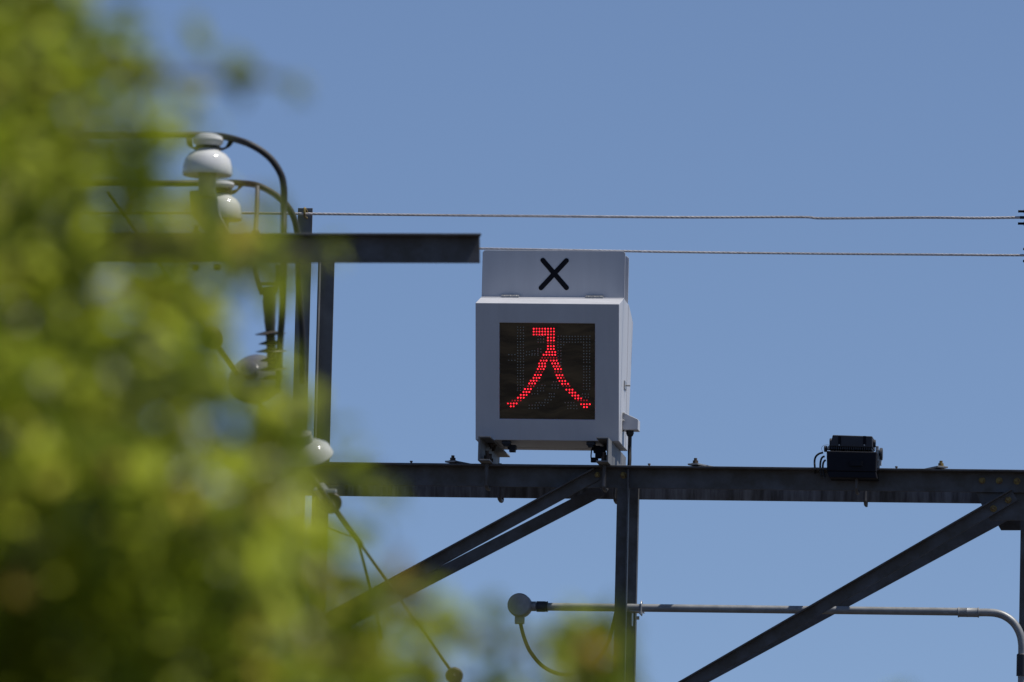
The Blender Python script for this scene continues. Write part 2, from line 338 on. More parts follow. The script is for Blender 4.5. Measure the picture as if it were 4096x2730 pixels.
# lit diodes of the character
rows = [(1113, range(8)), (1145, range(8)), (1178, range(8))]
lit, dim = [], []
for y, rg in rows: lit += [(930+32.4*k, y) for k in rg]
for y in (1213, 1245, 1308, 1340): lit += [(x, y) for x in (1090, 1123, 1156)]
lit += [(x, 1373) for x in (1073, 1106, 1139, 1172)] + [(x, 1404) for x in (1042, 1074, 1107, 1140, 1172)]
dim += [(x, 1277) for x in (1090, 1123, 1156)] + [(x, 1437) for x in (1026, 1058, 1091, 1122, 1155, 1188)]
for y, xs in ((1469, (1010, 1042, 1074, 1122, 1155, 1188)), (1501, (993, 1026, 1058, 1140, 1172, 1204)), (1534, (993, 1026, 1058, 1155, 1188, 1220)), (1564, (976, 1010, 1042, 1172, 1204, 1237))):
    lit += [(x, y) for x in xs]
c2 = [(173, (945, 978, 1010), (1188, 1220, 1253), 3), (205, (929, 962, 994), (1202, 1237), 2), (237, (897, 929, 962), (1220, 1252, 1285), 4), (268, (881, 913, 945), (1252, 1285, 1317), 5),
      (330, (832, 865, 897), (1298, 1333, 1366), 8), (363, (816, 849, 881), (1333, 1366, 1398), 8), (395, (784, 818, 850), (1366, 1398, 1432), 9), (427, (752, 784, 818), (1398, 1432, 1464), 9),
      (491, (640, 672, 705, 738), (1464, 1496, 1528, 1561), 10), (523, (672, 705), (1496, 1528), 10)]
for y, a, b_, dy in c2: lit += [(x, y+1456) for x in a] + [(x, y+dy+1456) for x in b_]
for y, xs in ((140, (960, 993, 1026, 1172, 1204, 1237)), (298, (866, 898, 930, 1262, 1300, 1333)), (205, (1269,)), (458, (690, 720, 752, 784, 1430, 1464, 1496, 1528))): dim += [(x, y+1456) for x in xs]
off = []
def dots(xs, ys):
    for x in xs:
        for y in ys: off.append((x + random.uniform(-2, 2), y + random.uniform(-2, 2)))
L3 = (750, 782, 815); R3 = (1493, 1526, 1560)
dots(L3, [1096+32*k for k in range(3)] + [1194] + [1226+32*k for k in range(4)] + [1354, 1386, 1418, 1450, 1482, 1514, 1546] + [1580+32*k for k in range(3)] + [1676, 1708, 1742, 1774, 1800])
dots((650, 684, 720), (1403, 1466)); dots((850, 882), (1373, 1404)); dots((912, 944, 976), (1358, 1390, 1408)); dots((978, 1012), (1340, 1372))
dots((978, 1010, 1042), (1197, 1229, 1262)); dots((1204, 1237, 1268), (1197, 1229, 1262, 1293)); dots([1300+32.5*k for k in range(6)], (1200, 1232, 1264))
dots(R3, [1200+32*k for k in range(5)] + [1362+32*k for k in range(5)] + [1534+32*k for k in range(9)]); dots((1480, 1512, 1544), (1845, 1878))
dots((1204, 1237), (1325, 1357, 1388, 1420, 1455, 1490, 1520))
dots((1022, 1058), (1744,)); dots((975, 1010, 1042), (1776, 1808)); dots((1140, 1172, 1204), (1744, 1776)); dots((1105, 1132, 1160), (1840, 1873)); dots((1060, 1092, 1125), (1906,))
dots([912, 944, 976], (1841,)); dots([960+32*k for k in range(5)], (1939,)); dots([880+33*k for k in range(6)], (1968,)); dots([880+33*k for k in range(4)], (2001,))
dots([1285+33*k for k in range(4)], (1941,)); dots([1315+33*k for k in range(4)], (1971, 2004)); dots((960, 992), (1676+20,)); dots((1155, 1186), (1676+30,))
def leds(bm, pts, r, idx):
    n0 = len(bm.faces)
    for cx, cy in pts: ball(bm, face(*st(cx, cy), -.0070), r, 6)
    bm.faces.ensure_lookup_table()
    for f_ in bm.faces[n0:]: f_.material_index = idx; f_.smooth = True
bm = B(); prism(bm, [face(sl_+.002, tl_+.002, -.0085), face(sr_-.002, tl_+.002, -.0085), face(sr_-.002, tb_-.002, -.0085), face(sl_+.002, tb_-.002, -.0085)], V((0, .003, 0)))
leds(bm, off, 0.0026, 1); screen = obj('display_screen', bm, ['screen', 'led_off'], S)
bm = B(); leds(bm, lit, 0.0030, 0); leds(bm, dim, 0.0032, 1); obj('red_dotted_character', bm, ['led_core', 'led_dim'], screen)
# latches under the box
for u, v in ((2027, 1775), (2365, 1778)):
    p = at(u, v, Y1-.04); bm = B()
    bx(bm, (p.x, Y1-.05, z0-.008), (.036, .04, .014)); bx(bm, (p.x, Y1-.05, z0-.018), (.024, .03, .010)); bx(bm, (p.x+.018, Y1+.01, z0-.020), (.034, .045, .018)); bx(bm, (p.x+.020, Y1+.0, z0-.034), (.026, .03, .014))
    obj('latch', bm, 'cover', S, bevel=0.002)
pk = at(2390, 1822, Y1-.03); bm = B()
bx(bm, (pk.x+.012, pk.y, pk.z+.012), (.042, .022, .05)); bx(bm, (pk.x-.012, pk.y, pk.z-.02), (.03, .02, .02))
tube(bm, smooth_path([pk+V((-.006, 0, .03)), pk+V((-.022, 0, .028)), pk+V((-.026, 0, .012)), pk+V((-.026, 0, -.012)), pk+V((-.018, 0, -.022)), pk+V((-.006, 0, -.024))], 5), .003, 8)
obj('padlock', bm, 'black', S, bevel=0.002)
# channel brackets across both chords
zc1 = z0 - 0.001; Yc0, Yc1 = -0.19, DEP+.12; hc = zc1-zt-0.0005
xL = at(1912, 1800, Yc0).x; xR = at(2433, 1800, Yc0).x
for xx, d in ((xL, X), (xR, -X)):
    bm = B(); bar(bm, V((xx, Yc0, zt+.0005)), V((xx, Yc1, zt+.0005)), d, Z, channel(0.05, hc, 0.006)); br = obj('channel_bracket', bm, 'bracket', S, bevel=0.001)
    for yy in (0.02, 0.10): bm = B(); hexbolt(bm, V((xx+d.x*.03, yy, zt+hc-.0062)), -Z, .011, .010); obj('flange_bolt', bm, 'rust', br)
    for yy in (-0.05, DEP-.02):
        for k, xo in enumerate((0.026,)):
            xk = xx + d.x*xo; bm = B()
            yA, yB = (yy-.034, yy+.075) if yy < .2 else (yy-.02, yy+.09)
            tube(bm, [V((xk, yA, zt+.03)), V((xk, yA, zt-CH-.002))] + [V((xk, (yA+yB)/2 - math.cos(q)*(yB-yA)/2, zt-CH-.002 - math.sin(q)*.009)) for q in [math.pi*j/8 for j in range(1, 8)]] + [V((xk, yB, zt-CH-.002)), V((xk, yB, zt+.03))], 0.0080, 10)
            obj('clamp_bolt', bm, 'steel', br, smooth=True)
            for yq in (yA, yB): bm = B(); hexbolt(bm, V((xk, yq, zt+.0075)), Z, .0145, .022); obj('clamp_nut', bm, 'rust', br)

# ------------------------------------------------------------------ signal cable
gl = V((lerp(x1, hx, .42), yh, hz0-.02))
pts = [gl, gl+V((0, 0, -.06)), at(2518, 1850, 0.13), at(2512, 1900, 0.12), at(2490, 2010, 0.09), at(2477, 2150, 0.06), at(2474, 2330, 0.06), at(2466, 2440, 0.07), at(2436, 2560, 0.10), at(2405, 2620, 0.12), at(2350, 2675, 0.14), at(2262, 2700, 0.16), at(2180, 2672, 0.18), at(2124, 2612, 0.19), at(2096, 2550, 0.2), at(2081, 2490, 0.2)]
bm = B(); tube(bm, smooth_path(pts, 10), 0.0082, 10)
c_ = obj('signal_cable', bm, 'rubber', smooth=True); tag(c_, 'black cable dropping from the signal box and looping up into the round junction box', 'cable')

# ------------------------------------------------------------------ conduit with the round junction box
YC = 0.20
K = thing('cable_conduit', at(2080, 2423, YC), 'grey conduit pipe with a round junction box at its left end and bent right elbow', 'conduit')
jc = at(2080, 2423, YC)
bm = B(); lathe(bm, [(0, -.046), (.044, -.046), (.0475, -.042), (.0475, -.030), (.0495, -.028), (.0495, .03), (.046, .034), (0, .034)], jc, Y_, 40); jb = obj('junction_box', bm, 'zinc', K, smooth=True)
bm = B(); lathe(bm, [(0.021, -.040), (.021, -.074), (.0185, -.077), (.009, -.077)], jc, Z, 24); obj('outlet_hub', bm, 'zinc', jb, smooth=True)
pa = at(2124, 2426, YC); pr = at(3900, 2452, YC); pipedir = (pr-pa).normalized()
bm = B(); lathe(bm, [(.0205, 0), (.0205, .023)], pa-pipedir*.002, pipedir, 24); obj('outlet_hub', bm, 'zinc', jb, smooth=True)
ca = at(2147, 2427, YC); bm = B(); lathe(bm, [(.0225, 0), (.0225, .037), (.0205, .038), (.0205, .041), (.0225, .042), (.0225, .046)], ca, pipedir, 24); obj('coupling', bm, 'cover', K, smooth=True)
a = at(2191, 2428, YC); b_ = at(3845, 2448, YC); bm = B(); tube(bm, [a, b_], .0165, 24); obj('pipe', bm, 'zinc', K, smooth=True)
b1 = at(3832, 2450, YC); b2 = at(3916, 2451, YC); L = (b2-b1).length
bm = B(); lathe(bm, [(.0215, 0), (.0215, .004), (.0195, .006), (.0195, .036), (.0205, .038), (.0195, .040), (.0195, L-.006), (.0215, L-.004), (.0215, L)], b1, pipedir, 24); obj('coupling', bm, 'zinc', K, smooth=True)
e = [at(3916, 2451, YC), at(3950, 2451, YC), at(3985, 2454, YC), at(4020, 2466, YC), at(4053, 2491, YC), at(4076, 2527, YC), at(4087, 2570, YC), at(4088, 2640, YC), at(4084, 3000, YC)]
bm = B(); tube(bm, smooth_path(e, 8), .0165, 20); obj('elbow', bm, 'zinc', K, smooth=True)
bm = B(); lathe(bm, [(.0225, 0), (.0225, .088), (.019, .092)], V((at(4087, 2705, YC).x, YC, at(4087, 2705, YC).z)), Z, 20); obj('coupling', bm, 'cover', K, smooth=True)
# conduit clamp on the rear upright
q = at(2566, 2425, YC); bm = B()
bx(bm, (q.x-.02, YC+.03, q.z-.022), (.055, .09, .004)); bx(bm, (q.x-.042, YC+.04, q.z-.05), (.004, .05, .06))
tube(bm, [V((q.x, YC-.02, q.z-.04)), V((q.x, YC-.02, q.z))] + [V((q.x, YC - .02*math.cos(t), q.z+.02*math.sin(t))) for t in [math.pi*k/8 for k in range(1, 8)]] + [V((q.x, YC+.02, q.z)), V((q.x, YC+.02, q.z-.04))], .003, 8)
lathe(bm, [(.008, 0), (.008, .01)], V((q.x, YC-.02, q.z-.036)), Z, 6); lathe(bm, [(.008, 0), (.008, .012)], V((q.x-.02, YC-.0, q.z-.05)), X, 6)
obj('pipe_clamp', bm, 'stain', K)

# ------------------------------------------------------------------ floodlight-like black unit on the beam
def c6(x, y, Yp): return at(3100+x/2.3624, 1680+y/2.3624, Yp)
YL = -0.13; dl = 0.20
FL = thing('floodlight', c6(725, 500, YL), 'black finned floodlight with side knobs and looped cables clamped on the beam', 'floodlight')
def block(pts, Yp, depth, name, mat, bev=0.003, par=None):
    bm = B(); prism(bm, [c6(x, y, Yp) for x, y in pts], V((0, depth, 0))); return obj(name, bm, mat, par or FL, bevel=bev)
body = block([(487, 292), (962, 303), (956, 492), (490, 482)], YL, dl, 'housing', 'black', 0.004)
block([(490, 484), (955, 493), (965, 552), (510, 545)], YL+.004, dl-.02, 'lower_lip', 'black', 0.003)
block([(545, 143), (920, 155), (922, 262), (520, 248)], YL+.01, dl-.05, 'cover_plate', 'cover', 0.003)
for xa_ in (612, 848): block([(xa_-13, 152), (xa_+13, 153), (xa_+11, 236), (xa_-17, 235)], YL+.0075, .002, 'cover_slot_dark', 'mark', 0)  # black strips: the dark inside the cover slots, put into colour
for xa_ in (607, 845): bm = B(); lathe(bm, [(.003, 0), (.003, .004)], c6(xa_, 240, YL+.0095), -Y_, 8); obj('screw', bm, 'stain', FL)
bm = B()
for k in range(20):
    x_ = 528 + k*20.6; bx(bm, c6(x_, 273+k*.4, YL+.08), (.0048, .13, .018))
obj('cooling_fins', bm, 'cover', FL)
for x_, y_, r_, h_ in ((940, 225, .016, .010), (1003, 325, .026, .012), (528, 212, .016, .010), (478, 275, .013, .012)):
    bm = B(); sg = 1 if x_ > 700 else -1; lathe(bm, [(r_*.9, 0), (r_, .002), (r_, h_-.002), (r_*.9, h_)], c6(x_, y_, YL+.06)-X*(h_/2), X, 24); lathe(bm, [(.006, 0), (.006, .035)], c6(x_, y_, YL+.06)-X*sg*.03, X*sg, 10); obj('side_knob', bm, 'cover', FL, smooth=True)
for x_, y_, sz in ((995, 405, (.010, .02, .024)), (966, 285, (.012, .02, .03)), (972, 340, (.010, .03, .05)), (510, 268, (.010, .03, .014))):
    bm = B(); bx(bm, c6(x_, y_, YL+.06), sz); obj('side_bracket', bm, 'stain', FL, bevel=0.001)
for pts in (((455, 310), (415, 322), (385, 350), (374, 390), (376, 445), (380, 500)), ((470, 345), (445, 358), (430, 400), (428, 470), (440, 540)), ((480, 380), (462, 395), (452, 430), (455, 480), (470, 545))):
    bm = B(); n = len(pts); tube(bm, smooth_path([c6(x, y, YL+.06+(.05 if (i == n-1 and x < 400) else 0)) for i, (x, y) in enumerate(pts)], 8), .0042, 10); obj('cable', bm, 'rubber', FL, smooth=True)
bm = B(); tube(bm, smooth_path([c6(x, y, YL+.06) for x, y in ((515, 240), (480, 237), (450, 250), (440, 275), (450, 300))], 6), .0008, 6); obj('safety_wire', bm, 'stain', FL)
ux = c6(770, 600, -.09).x
bm = B(); tube(bm, [V((ux, -.09, zt-.02)), V((ux, -.09, zt-CH+.004)), V((ux, -.07, zt-CH-.010)), V((ux, 0.0, zt-CH-.010)), V((ux, .03, zt-CH-.006)), V((ux, .03, zt-.01))], .0062, 10); obj('clamp_bolt', bm, 'steel', FL, smooth=True)
bm = B(); tube(bm, [V((ux, DEP-.02, zt+.01)), V((ux, DEP-.02, zt-CH+.004)), V((ux, DEP+.01, zt-CH-.010)), V((ux, DEP+.07, zt-CH-.010)), V((ux, DEP+.09, zt+.01))], .0062, 10); obj('clamp_bolt', bm, 'steel', FL, smooth=True)
bm = B(); bx(bm, (ux, .17, zt+.012), (.05, .62, .02)); obj('mounting_rail', bm, 'black', FL)

# ------------------------------------------------------------------ stranded wires
def strand_wire(name, pts, Yp, r, label):
    path = smooth_path([at(u, v, Yp) for u, v in pts], 60); bm = B()
    dist = 0; prev = path[0]; dd = [0]
    for p in path[1:]: dist += (p-prev).length; dd.append(dist); prev = p
    # resample evenly
    N = int(dist/0.009); res = []; j = 0
    for k in range(N+1):
        s_ = dist*k/N
        while j < len(dd)-2 and dd[j+1] < s_: j += 1
        res.append(lerp(path[j], path[j+1], (s_-dd[j])/(dd[j+1]-dd[j])))
    for st_ in range(6):
        pp = []
        for k, p in enumerate(res):
            t = res[min(k+1, N)]-res[max(k-1, 0)]; u_, v_ = frame(t); a_ = 2*math.pi*(st_/6.0 + dist*k/N/0.125)
            pp.append(p + (u_*math.cos(a_) + v_*math.sin(a_))*r*0.62)
        tube(bm, pp, r*0.36, 6)
    o = obj(name, bm, 'wire', smooth=True); tag(o, label, 'wire', 'stranded overhead wires'); return o
w1 = strand_wire('stranded_wire', [(300, 853), (900, 853), (1300, 857), (2000, 864), (2700, 870), (3190, 869), (3300, 874), (3700, 871), (3900, 873), (4070, 871), (4200, 870), (5200, 860)], 0.03, 0.0058, 'upper twisted wire strung level from the left column top to the right edge')
w2 = strand_wire('stranded_wire', [(1290, 985), (1915, 995), (2300, 1002), (2700, 1009), (3200, 1015), (3820, 1020), (4096, 1022), (5200, 1025)], 0.42, 0.0052, 'lower twisted wire running just above the X plate of the signal box')
for wr, v, Yp, u in ((w1, 871, .03, 4105), (w2, 1021.5, .42, 4125)):
    p = at(u, v, Yp); bm = B()
    for dz in (.0255, -.0255):
        tube(bm, [p+V((-.034, 0, dz)), p+V((.05, 0, dz))], .0052, 10); lathe(bm, [(.010, 0), (.010, .012)], p+V((-.010, 0, dz)), X, 6)
    bx(bm, p+V((.03, 0, 0)), (.06, .016, .08)); obj('wire_clamp', bm, 'black', wr)
    bm = B(); tube(bm, [p+V((-.026, 0, 0)), p+V((.10, 0, 0))], .0062, 10); obj('wire_sleeve', bm, 'cover', wr)
# hook that holds the upper wire on the column
hk = at(1219, 846, 0.02); bm = B()
tube(bm, smooth_path([hk+V((-.001, .07, .008)), hk+V((0, .0, .012)), hk+V((0, -.012, .004)), hk+V((.001, -.012, -.016)), hk+V((.001, -.002, -.022)), hk+V((.001, .06, -.02))], 6), .0052, 10)
obj('wire_hook', bm, 'bolt', w1, smooth=True)

# ------------------------------------------------------------------ the nearer crossarm and its insulators, about 30 m away
DN = 30.0
def c3(x, y, d=DN): return far(500+x/2.6133, 480+y/2.6133, d)
def c4(x, y, d=DN): return far(600+x/2.6133, 1000+y/2.6133, d)
def c5(x, y, d=DN): return far(900+x/1.3873, 1600+y/1.3873, d)
A = far(-260, 938, DN-.2); Bq = far(1918, 943, DN)
CA = thing('crossarm', A, 'dark steel crossarm jutting right, its free end just left of the X plate', 'crossarm')
hgt = 0.097
bm = B(); bar(bm, A, Bq, -Z, -Y_, angle(hgt, 0.06, 0.008)); arm = obj('arm', bm, 'steel', CA, bevel=0.0015)
hole = far(1852, 1002, DN-.004); bm = B(); lathe(bm, [(.012, 0), (.012, .003)], hole, -Y_, 20); obj('bolt', bm, 'mark', CA)  # flat black disc painting the dark of an open hole in the arm
for x, y in ((735, 1200),):
    bm = B(); p = c3(x, y, DN+.02); lathe(bm, [(.014, 0), (.014, .012), (.008, .012), (.008, .03)], p, Z, 6); obj('bolt', bm, 'rust', CA)
for x in (480, 700): bm = B(); lathe(bm, [(.012, 0), (.012, -.014), (.008, -.018)], c4(x, 165, DN+.02), Z, 12); obj('bolt', bm, 'rust', CA)
bm = B(); pz = A.z+.6; tube(bm, [V((A.x, A.y+.16, 0)), V((A.x, A.y+.16, pz))], [.17, .13], 32); obj('pole', bm, 'bracket', CA, smooth=True)
# pin insulators
def pin_insulator(base_px, cap_px, rb, label, d):
    (bxp, bt, bb), (cxp, ct, cb) = base_px, cap_px
    s = 1/2.6133/F*d*1.0                     # metres per pixel of that crop
    mid = c3(bxp, bb, d); H = (bb-ct)*s
    T = thing('pin_insulator', mid, label, 'insulator', 'white porcelain pin insulators')
    hb = (bb-bt)*s; nk = (bt-cb)*s; hc_ = (cb-ct)*s; k = rb/0.085
    bm = B(); lathe(bm, [(.03*k, .02), (rb*.86, .004), (rb*.97, 0), (rb, .008*k), (rb*.985, hb*.32), (rb*.90, hb*.62), (rb*.72, hb*.84), (rb*.50, hb*.95), (rb*.42, hb+.002), (rb*.40, hb+nk*.5), (rb*.45, hb+nk), (rb*.56, hb+nk+hc_*.18), (rb*.60, hb+nk+hc_*.45), (rb*.54, hb+nk+hc_*.75), (rb*.34, hb+nk+hc_*.95), (0, hb+nk+hc_)], mid, Z, 40)
    obj('porcelain_body', bm, 'china', T, smooth=True)
    bm = B(); lathe(bm, [(rb*.43, hb+.004), (rb*.50, hb+nk*.3), (rb*.50, hb+nk*.7), (rb*.45, hb+nk)], mid, Z, 20)
    for sg in (-1, 1):
        for q in range(4): tube(bm, smooth_path([mid+V((sg*rb*.3, rb*.3, hb+nk*(.3+.12*q))), mid+V((sg*rb*(.62+.05*q), rb*.25, hb+nk*(.6+.15*q))), mid+V((sg*rb*(.75+.06*q), rb*.62, hb+nk+hc_*.75)), mid+V((sg*rb*(.70+.06*q), rb*.72, hb+nk+hc_*1.05))], 4), .0028, 6)
    obj('binding_wire', bm, 'rubber', T)
    bm = B(); lathe(bm, [(rb*.36, .012), (rb*.36, -.05*k), (rb*.30, -.075*k)], mid, Z, 20); obj('pin', bm, 'zinc', T, smooth=True)
    return T, mid, rb, k
T1, m1, _, _ = pin_insulator((862, 315, 580), (860, 140, 272), 0.088, 'nearer and higher white porcelain bell insulator carrying the curved black cable', DN)
T2, m2, _, _ = pin_insulator((1015, 790, 1040), (1015, 632, 715), 0.070, 'lower and farther white porcelain bell insulator, half hidden by leaves', DN+.5)
# bent bracket under the first insulator
bm = B(); a = c3(835, 735, DN); b_ = c3(985, 1205, DN+.03)
prism(bm, [c3(668, 735, DN-.02), c3(690, 990, DN-.02), c3(848, 1206, DN-.02), c3(1110, 1196, DN-.02), c3(990, 985, DN-.02), c3(935, 720, DN-.02)], V((0, .05, 0))); obj('bent_bracket', bm, 'zinc', T1, bevel=0.004)
bm = B(); tube(bm, [m2+V((0, 0, -.04)), c3(1015, 1212, DN+.5)], .018, 14); obj('pin_stem', bm, 'bracket', T2, smooth=True)
# feeder cables
def cable(name, pts, r, label, group=None):
    bm = B(); tube(bm, smooth_path(pts, 10), r, 12); o = obj(name, bm, 'rubber', smooth=True); return tag(o, label, 'cable', group)
cable('feeder_cable', [far(-300, 535, DN-.1), c3(0, 158), c3(400, 157), c3(690, 157, DN+.05), c3(870, 165, DN+.065), c3(1050, 180, DN+.05), c3(1300, 255), c3(1500, 385), c3(1620, 550), c3(1662, 710), c3(1664, 950), c3(1662, 1200, DN-.05), c4(1398, 260, DN-.05), c4(1392, 520, DN-.03), c4(1365, 900, DN), c4(1345, 1180, DN), c4(1338, 1500, DN)], .0118, 'black cable bent over the higher insulator and dropping past the crossarm', 'feeder cables')
cable('feeder_cable', [far(-300, 740, DN+.4), c3(380, 662, DN+.45), c3(860, 654, DN+.55), c3(1015, 655, DN+.56), c3(1200, 660, DN+.55), c3(1400, 690, DN+.5), c3(1600, 800, DN+.5), c3(1740, 960, DN+.5), c3(1805, 1190, DN+.5), c4(1552, 170, DN+.5), c4(1570, 560, DN+.5), c4(1592, 900, DN+.5), c4(1598, 1400, DN+.5)], .0112, 'black cable curving down from the lower insulator in front of the left column', 'feeder cables')
# thin prop rod
R_ = thing('prop_rod', c3(1378, 1210, DN+.06), 'thin upright rod standing on the crossarm under the lower curved cable', 'rod')
bm = B(); tube(bm, [c3(1384, 700, DN+.3), c3(1372, 1205, DN+.05)], .0078, 12); obj('rod', bm, 'steel', R_, smooth=True)
bm = B(); lathe(bm, [(.016, 0), (.016, .012), (.011, .02)], c3(1372, 1212, DN+.05), Z, 6); obj('base_nut', bm, 'rust', R_)
# hanging polymer insulator under the crossarm
H_ = thing('tension_insulator', c4(1240, 170), 'dark ribbed insulator hanging from a clevis below the crossarm', 'insulator')
dH = DN+.03
bm = B()
for L_ in (((1095, 150), (1100, 240), (1130, 360), (1170, 470)), ((1340, 150), (1345, 250), (1335, 350), (1300, 460))): tube(bm, smooth_path([c4(x, y, dH) for x, y in L_], 6), .0085, 10)
tube(bm, [c4(1110, 360, dH), c4(1350, 360, dH)], .006, 10); obj('clevis', bm, 'steel', H_, smooth=True)
ax_ = (c4(1275, 1250, dH)-c4(1238, 400, dH)); al = ax_.length; ax_.normalize(); b0 = c4(1238, 390, dH); px = 1/2.6133/F*dH
bm = B(); lathe(bm, [(0, 0), (70*px, 2*px), (72*px, 60*px), (66*px, 110*px), (72*px, 130*px), (70*px, 200*px), (60*px, 330*px), (62*px, 345*px), (50*px, 470*px), (50*px, al)], b0, ax_, 24); obj('core', bm, 'polymer', H_, smooth=True)
bm = B()
for k, y in enumerate((490, 590, 670, 765, 860, 950)): r_ = (165, 130, 165, 130, 165, 130)[k]*px*1.0; lathe(bm, [(50*px, y*px-30*px), (r_*.97, y*px-2*px), (r_, y*px+4*px), (50*px, y*px+16*px)], b0, ax_, 32)
obj('shed', bm, 'polymer', H_, smooth=True)
# guy string: wire, strain balls and bell discs on one slanting line
g0 = far(690, 1130, DN+.2); g1 = far(1830, 2716, DN+.9)
def gp_(u): t = (u-690)/(1830-690.); return lerp(g0, g1, t)
gd = (g1-g0).normalized()
GW = thing('guy_string', g0, 'slanting guy wire string with bell insulators and round balls, half hidden behind leaves', 'guy wire')
def disc(c, r, axis, mat='china'):
    bm = B(); lathe(bm, [(.02, .055), (.028, .05), (.03, .02), (r*.55, .012), (r*.88, -.008), (r, -.035), (r*.97, -.040), (r*.8, -.02), (r*.4, -.018), (.018, -.03), (.015, -.07)], c, axis, 40); obj('bell_disc', bm, mat, GW, smooth=True)
bm = B(); tube(bm, [far(430, 770, DN+.1), g0, gp_(835)], .0054, 8); tube(bm, [gp_(1440), g1 + gd*.6], .0054, 8); tube(bm, [gp_(850), gp_(1440)], .010, 10); obj('wire', bm, 'steel', GW, smooth=True)
bm = B(); ball(bm, gp_(847), .037, 12, 1.2, gd); obj('strain_ball', bm, 'polymer', GW, smooth=True)
vd = -fw
disc(far(1012, 1500, DN+.35), .098, (gd*-.55 + vd*.8 + Z*.15).normalized(), 'glaze'); disc(far(1228, 1788, DN+.5), .088, (gd*-.4 + vd*.4 + Z*.75).normalized())
bm = B(); c = far(1325, 2012, DN+.6); lathe(bm, [(0, -.012), (.034, -.012), (.038, -.006), (.038, .006), (.034, .012), (0, .012)], c, vd, 28); lathe(bm, [(.009, .013), (.009, .024)], c, vd, 6); obj('pulley', bm, 'polymer', GW, smooth=True)
bm = B(); bx(bm, far(1290, 1968, DN+.6), (.05, .03, .04), gd, gd.cross(Z).normalized(), gd.cross(gd.cross(Z)).normalized()); bx(bm, far(1318, 1966, DN+.58), (.05, .02, .014)); obj('pulley_bracket', bm, 'stain', GW, bevel=0.003)
bm = B(); tube(bm, [far(1308, 2045, DN+.6), far(1310, 2110, DN+.6), far(1420, 2150, DN+.65)], .003, 8); tube(bm, [far(1428, 2150, DN+.65), far(1477, 2330, DN+.7), far(1530, 2560, DN+.75)], .0052, 8); tube(bm, [far(1350, 2045, DN+.6), far(1372, 2090, DN+.6), far(1440, 2170, DN+.66)], .003, 8); obj('tail_wire', bm, 'steel', GW, smooth=True)
bm = B(); c = far(1818, 2703, DN+.88); lathe(bm, [(0, -.014), (.026, -.014), (.031, -.006), (.031, .006), (.026, .014), (0, .014)], c, vd, 28); ball(bm, c+vd*.016, .006, 6); obj('strain_ball', bm, 'polymer', GW, smooth=True)

# ------------------------------------------------------------------ the tree close to the camera
import numpy as np
rng = np.random.default_rng(11)
DT = 9.7
mpx = DT/F*D                        # metres per display pixel at that distance
LV, LF = [], []
def leaf(p, L_, wd, rnd):
    d1 = V(rnd.normal(size=3)); d1.z -= 0.35; d1.normalize(); n = V(rnd.normal(size=3)); n.z += 0.9
    n = (n - d1*n.dot(d1)).normalized(); s_ = d1.cross(n); c = 0.12*L_
    b = len(LV); h = wd/2
    LV.extend([tuple(p), tuple(p+d1*L_*.35+s_*h+n*c), tuple(p+d1*L_*.72+s_*h*.75+n*c*.6), tuple(p+d1*L_), tuple(p+d1*L_*.72-s_*h*.75+n*c*.6), tuple(p+d1*L_*.35-s_*h+n*c), tuple(p+d1*L_*.5)])
    LF.extend([(b, b+6, b+2, b+1), (b+6, b+3, b+2), (b, b+5, b+4, b+6), (b+6, b+4, b+3)])
def clump(cx, cy, r, n, dd=0.0, L0=0.037):
    c = far(cx*D, cy*D, DT+dd); rad = r*mpx
    for _ in range(n):
        q = V(rng.normal(size=3)); q = q.normalized()*rad*float(rng.random())**0.4
        L_ = L0*float(rng.uniform(.7, 1.35)); leaf(c+q, L_, L_*float(rng.uniform(.5, .72)), rng)
# edge sprays: (x, y, radius, leaves)
EDGE = [(430, 455, 45, 9), (440, 540, 55, 16), (500, 590, 50, 14), (330, 480, 60, 20), (300, 600, 70, 30), (60, 60, 70, 26), (150, 110, 80, 40), (250, 110, 75, 26), (330, 95, 60, 12), (200, 200, 100, 50), (330, 200, 80, 22), (440, 160, 70, 8), (540, 200, 60, 5), (645, 175, 42, 7), (460, 255, 60, 7), (600, 185, 50, 5), (330, 300, 90, 40), (390, 290, 60, 10),
        (250, 400, 110, 80), (360, 430, 70, 24), (560, 430, 60, 5), (650, 480, 50, 3), (480, 540, 65, 20), (380, 540, 90, 60), (560, 590, 70, 34), (660, 580, 60, 16), (730, 600, 45, 8), (600, 650, 40, 6), (430, 640, 70, 40), (350, 700, 100, 90), (440, 740, 60, 26), (470, 790, 55, 22), (590, 710, 40, 3),
        (500, 860, 60, 34), (600, 930, 50, 16), (430, 880, 100, 80), (660, 860, 50, 9), (690, 940, 60, 22), (620, 980, 80, 60), (750, 1000, 50, 8), (840, 1040, 50, 6), (690, 1070, 60, 26), (830, 1095, 45, 8), (900, 1090, 40, 4), (640, 1120, 90, 70), (760, 1230, 65, 26), (880, 1180, 45, 8), (700, 1250, 90, 60), (800, 1310, 70, 36), (900, 1330, 50, 14), (980, 1360, 45, 8),
        (640, 1360, 100, 90), (800, 1380, 90, 70), (930, 1400, 70, 36), (1020, 1400, 50, 12), (1080, 1440, 45, 9), (860, 1480, 90, 70), (970, 1490, 70, 30), (1090, 1490, 50, 8), (1150, 1530, 40, 6), (700, 1500, 100, 80), (960, 1570, 60, 22), (900, 1590, 90, 60), (1120, 1590, 40, 5),
        (1150, 1450, 36, 10), (1265, 1470, 36, 16), (1330, 1440, 36, 20), (1395, 1450, 34, 34), (1290, 1540, 36, 12), (1375, 1525, 36, 36), (1230, 1545, 36, 14), (1405, 1560, 34, 34), (1350, 1610, 60, 46), (560, 600, 90, 46), (640, 610, 60, 24), (1180, 1610, 60, 16)]
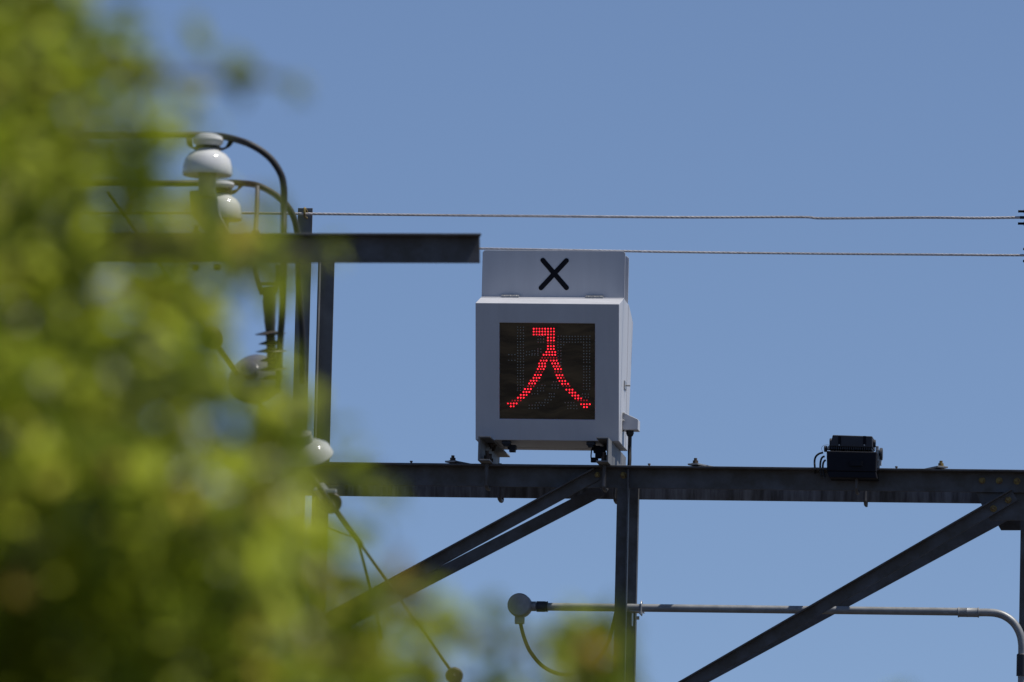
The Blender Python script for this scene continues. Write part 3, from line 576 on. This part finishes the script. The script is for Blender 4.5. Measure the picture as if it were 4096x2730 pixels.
for i, (x, y, r, n) in enumerate(EDGE): clump(x, y, r, max(1, int(n*0.6)), ((i*0.377) % 1.0 - .5)*.9)
rng = np.random.default_rng(5)
for x, y in ((60, 1480), (150, 1520), (220, 1480), (100, 1440)): clump(x, y, 110, 40, .3)
# the body of the crown, much of it left of the frame
for _ in range(1250):
    x = float(rng.uniform(-1500, 860)); y = float(rng.uniform(-260, 2050))
    ex = 330 - 0.00018*(y-650)**2 if y < 650 else min(350+(y-650)*.66, 900)
    if (x < 0 and ((x+500)/1150)**2 + ((y-950)/1200)**2 > 1.0) or x > ex-150: continue
    inn = x > -160
    clump(x, y, 170, 44 if inn else 26, float(rng.uniform(-.7, .6)), 0.037 if inn else 0.042)
me = bpy.data.meshes.new('crown'); me.from_pydata(LV, [], LF); me.materials.append(M['leaf'])
for p in me.polygons: p.use_smooth = True
tb = far(-900*D, 900*D, DT); base = V((tb.x, tb.y, 0))
T = thing('tree', base, 'leafy green tree close to the camera, its blurred crown filling the left side', 'tree')
o = bpy.data.objects.new('crown', me); C.objects.link(o); o.parent = T; o.matrix_parent_inverse = Matrix.Translation(base).inverted()
bm = B(); k0 = far(-820*D, 1500*D, DT); k1 = far(-700*D, 900*D, DT)
tube(bm, smooth_path([base, base+V((.03, 0, .9)), k0, k1, far(-640*D, 300*D, DT)], 6), [.075-.055*i/24 for i in range(25)], 12); obj('trunk', bm, 'bark', T, smooth=True)
BR = [[(-800, 1450), (-300, 1350), (200, 1330), (600, 1330), (930, 1390), (1150, 1480), (1400, 1450)], [(-700, 1000), (-200, 900), (200, 850), (450, 830), (600, 900)], [(-680, 800), (-200, 600), (250, 560), (560, 590), (740, 600)], [(-660, 550), (-200, 300), (120, 180), (380, 180), (650, 180)], [(-750, 1150), (-100, 1120), (350, 1080), (640, 1080), (880, 1080)], [(200, 1330), (600, 1460), (900, 1520), (1160, 1600)]]
for i, pl in enumerate(BR):
    pp = smooth_path([far(x*D, y*D, DT+.12*math.sin(i+j)) for j, (x, y) in enumerate(pl)], 6); n = len(pp)
    bm = B(); tube(bm, pp, [.016*(1-j/n)+.0018 for j in range(n)], 8); obj('branch', bm, 'bark', T, smooth=True)
# a shrub whose topmost leaves just reach the frame
LV, LF = [], []
b2_ = far(2070*D, 1640*D, DT); base2 = V((b2_.x, b2_.y, 0))
clump(2058, 1590, 16, 4); clump(2060, 1690, 70, 60); clump(2080, 1820, 130, 160); clump(2000, 1990, 170, 260); clump(2160, 2010, 170, 260)
T2_ = thing('shrub', base2, 'small leaf tip poking up at the bottom edge, right of the gantry upright', 'shrub')
me = bpy.data.meshes.new('foliage'); me.from_pydata(LV, [], LF); me.materials.append(M['leaf'])
o = bpy.data.objects.new('foliage', me); C.objects.link(o); o.parent = T2_; o.matrix_parent_inverse = Matrix.Translation(base2).inverted()
bm = B(); tube(bm, [base2, base2+V((.02, 0, 1.2)), b2_], [.03, .02, .004], 10); obj('stem', bm, 'bark', T2_, smooth=True)
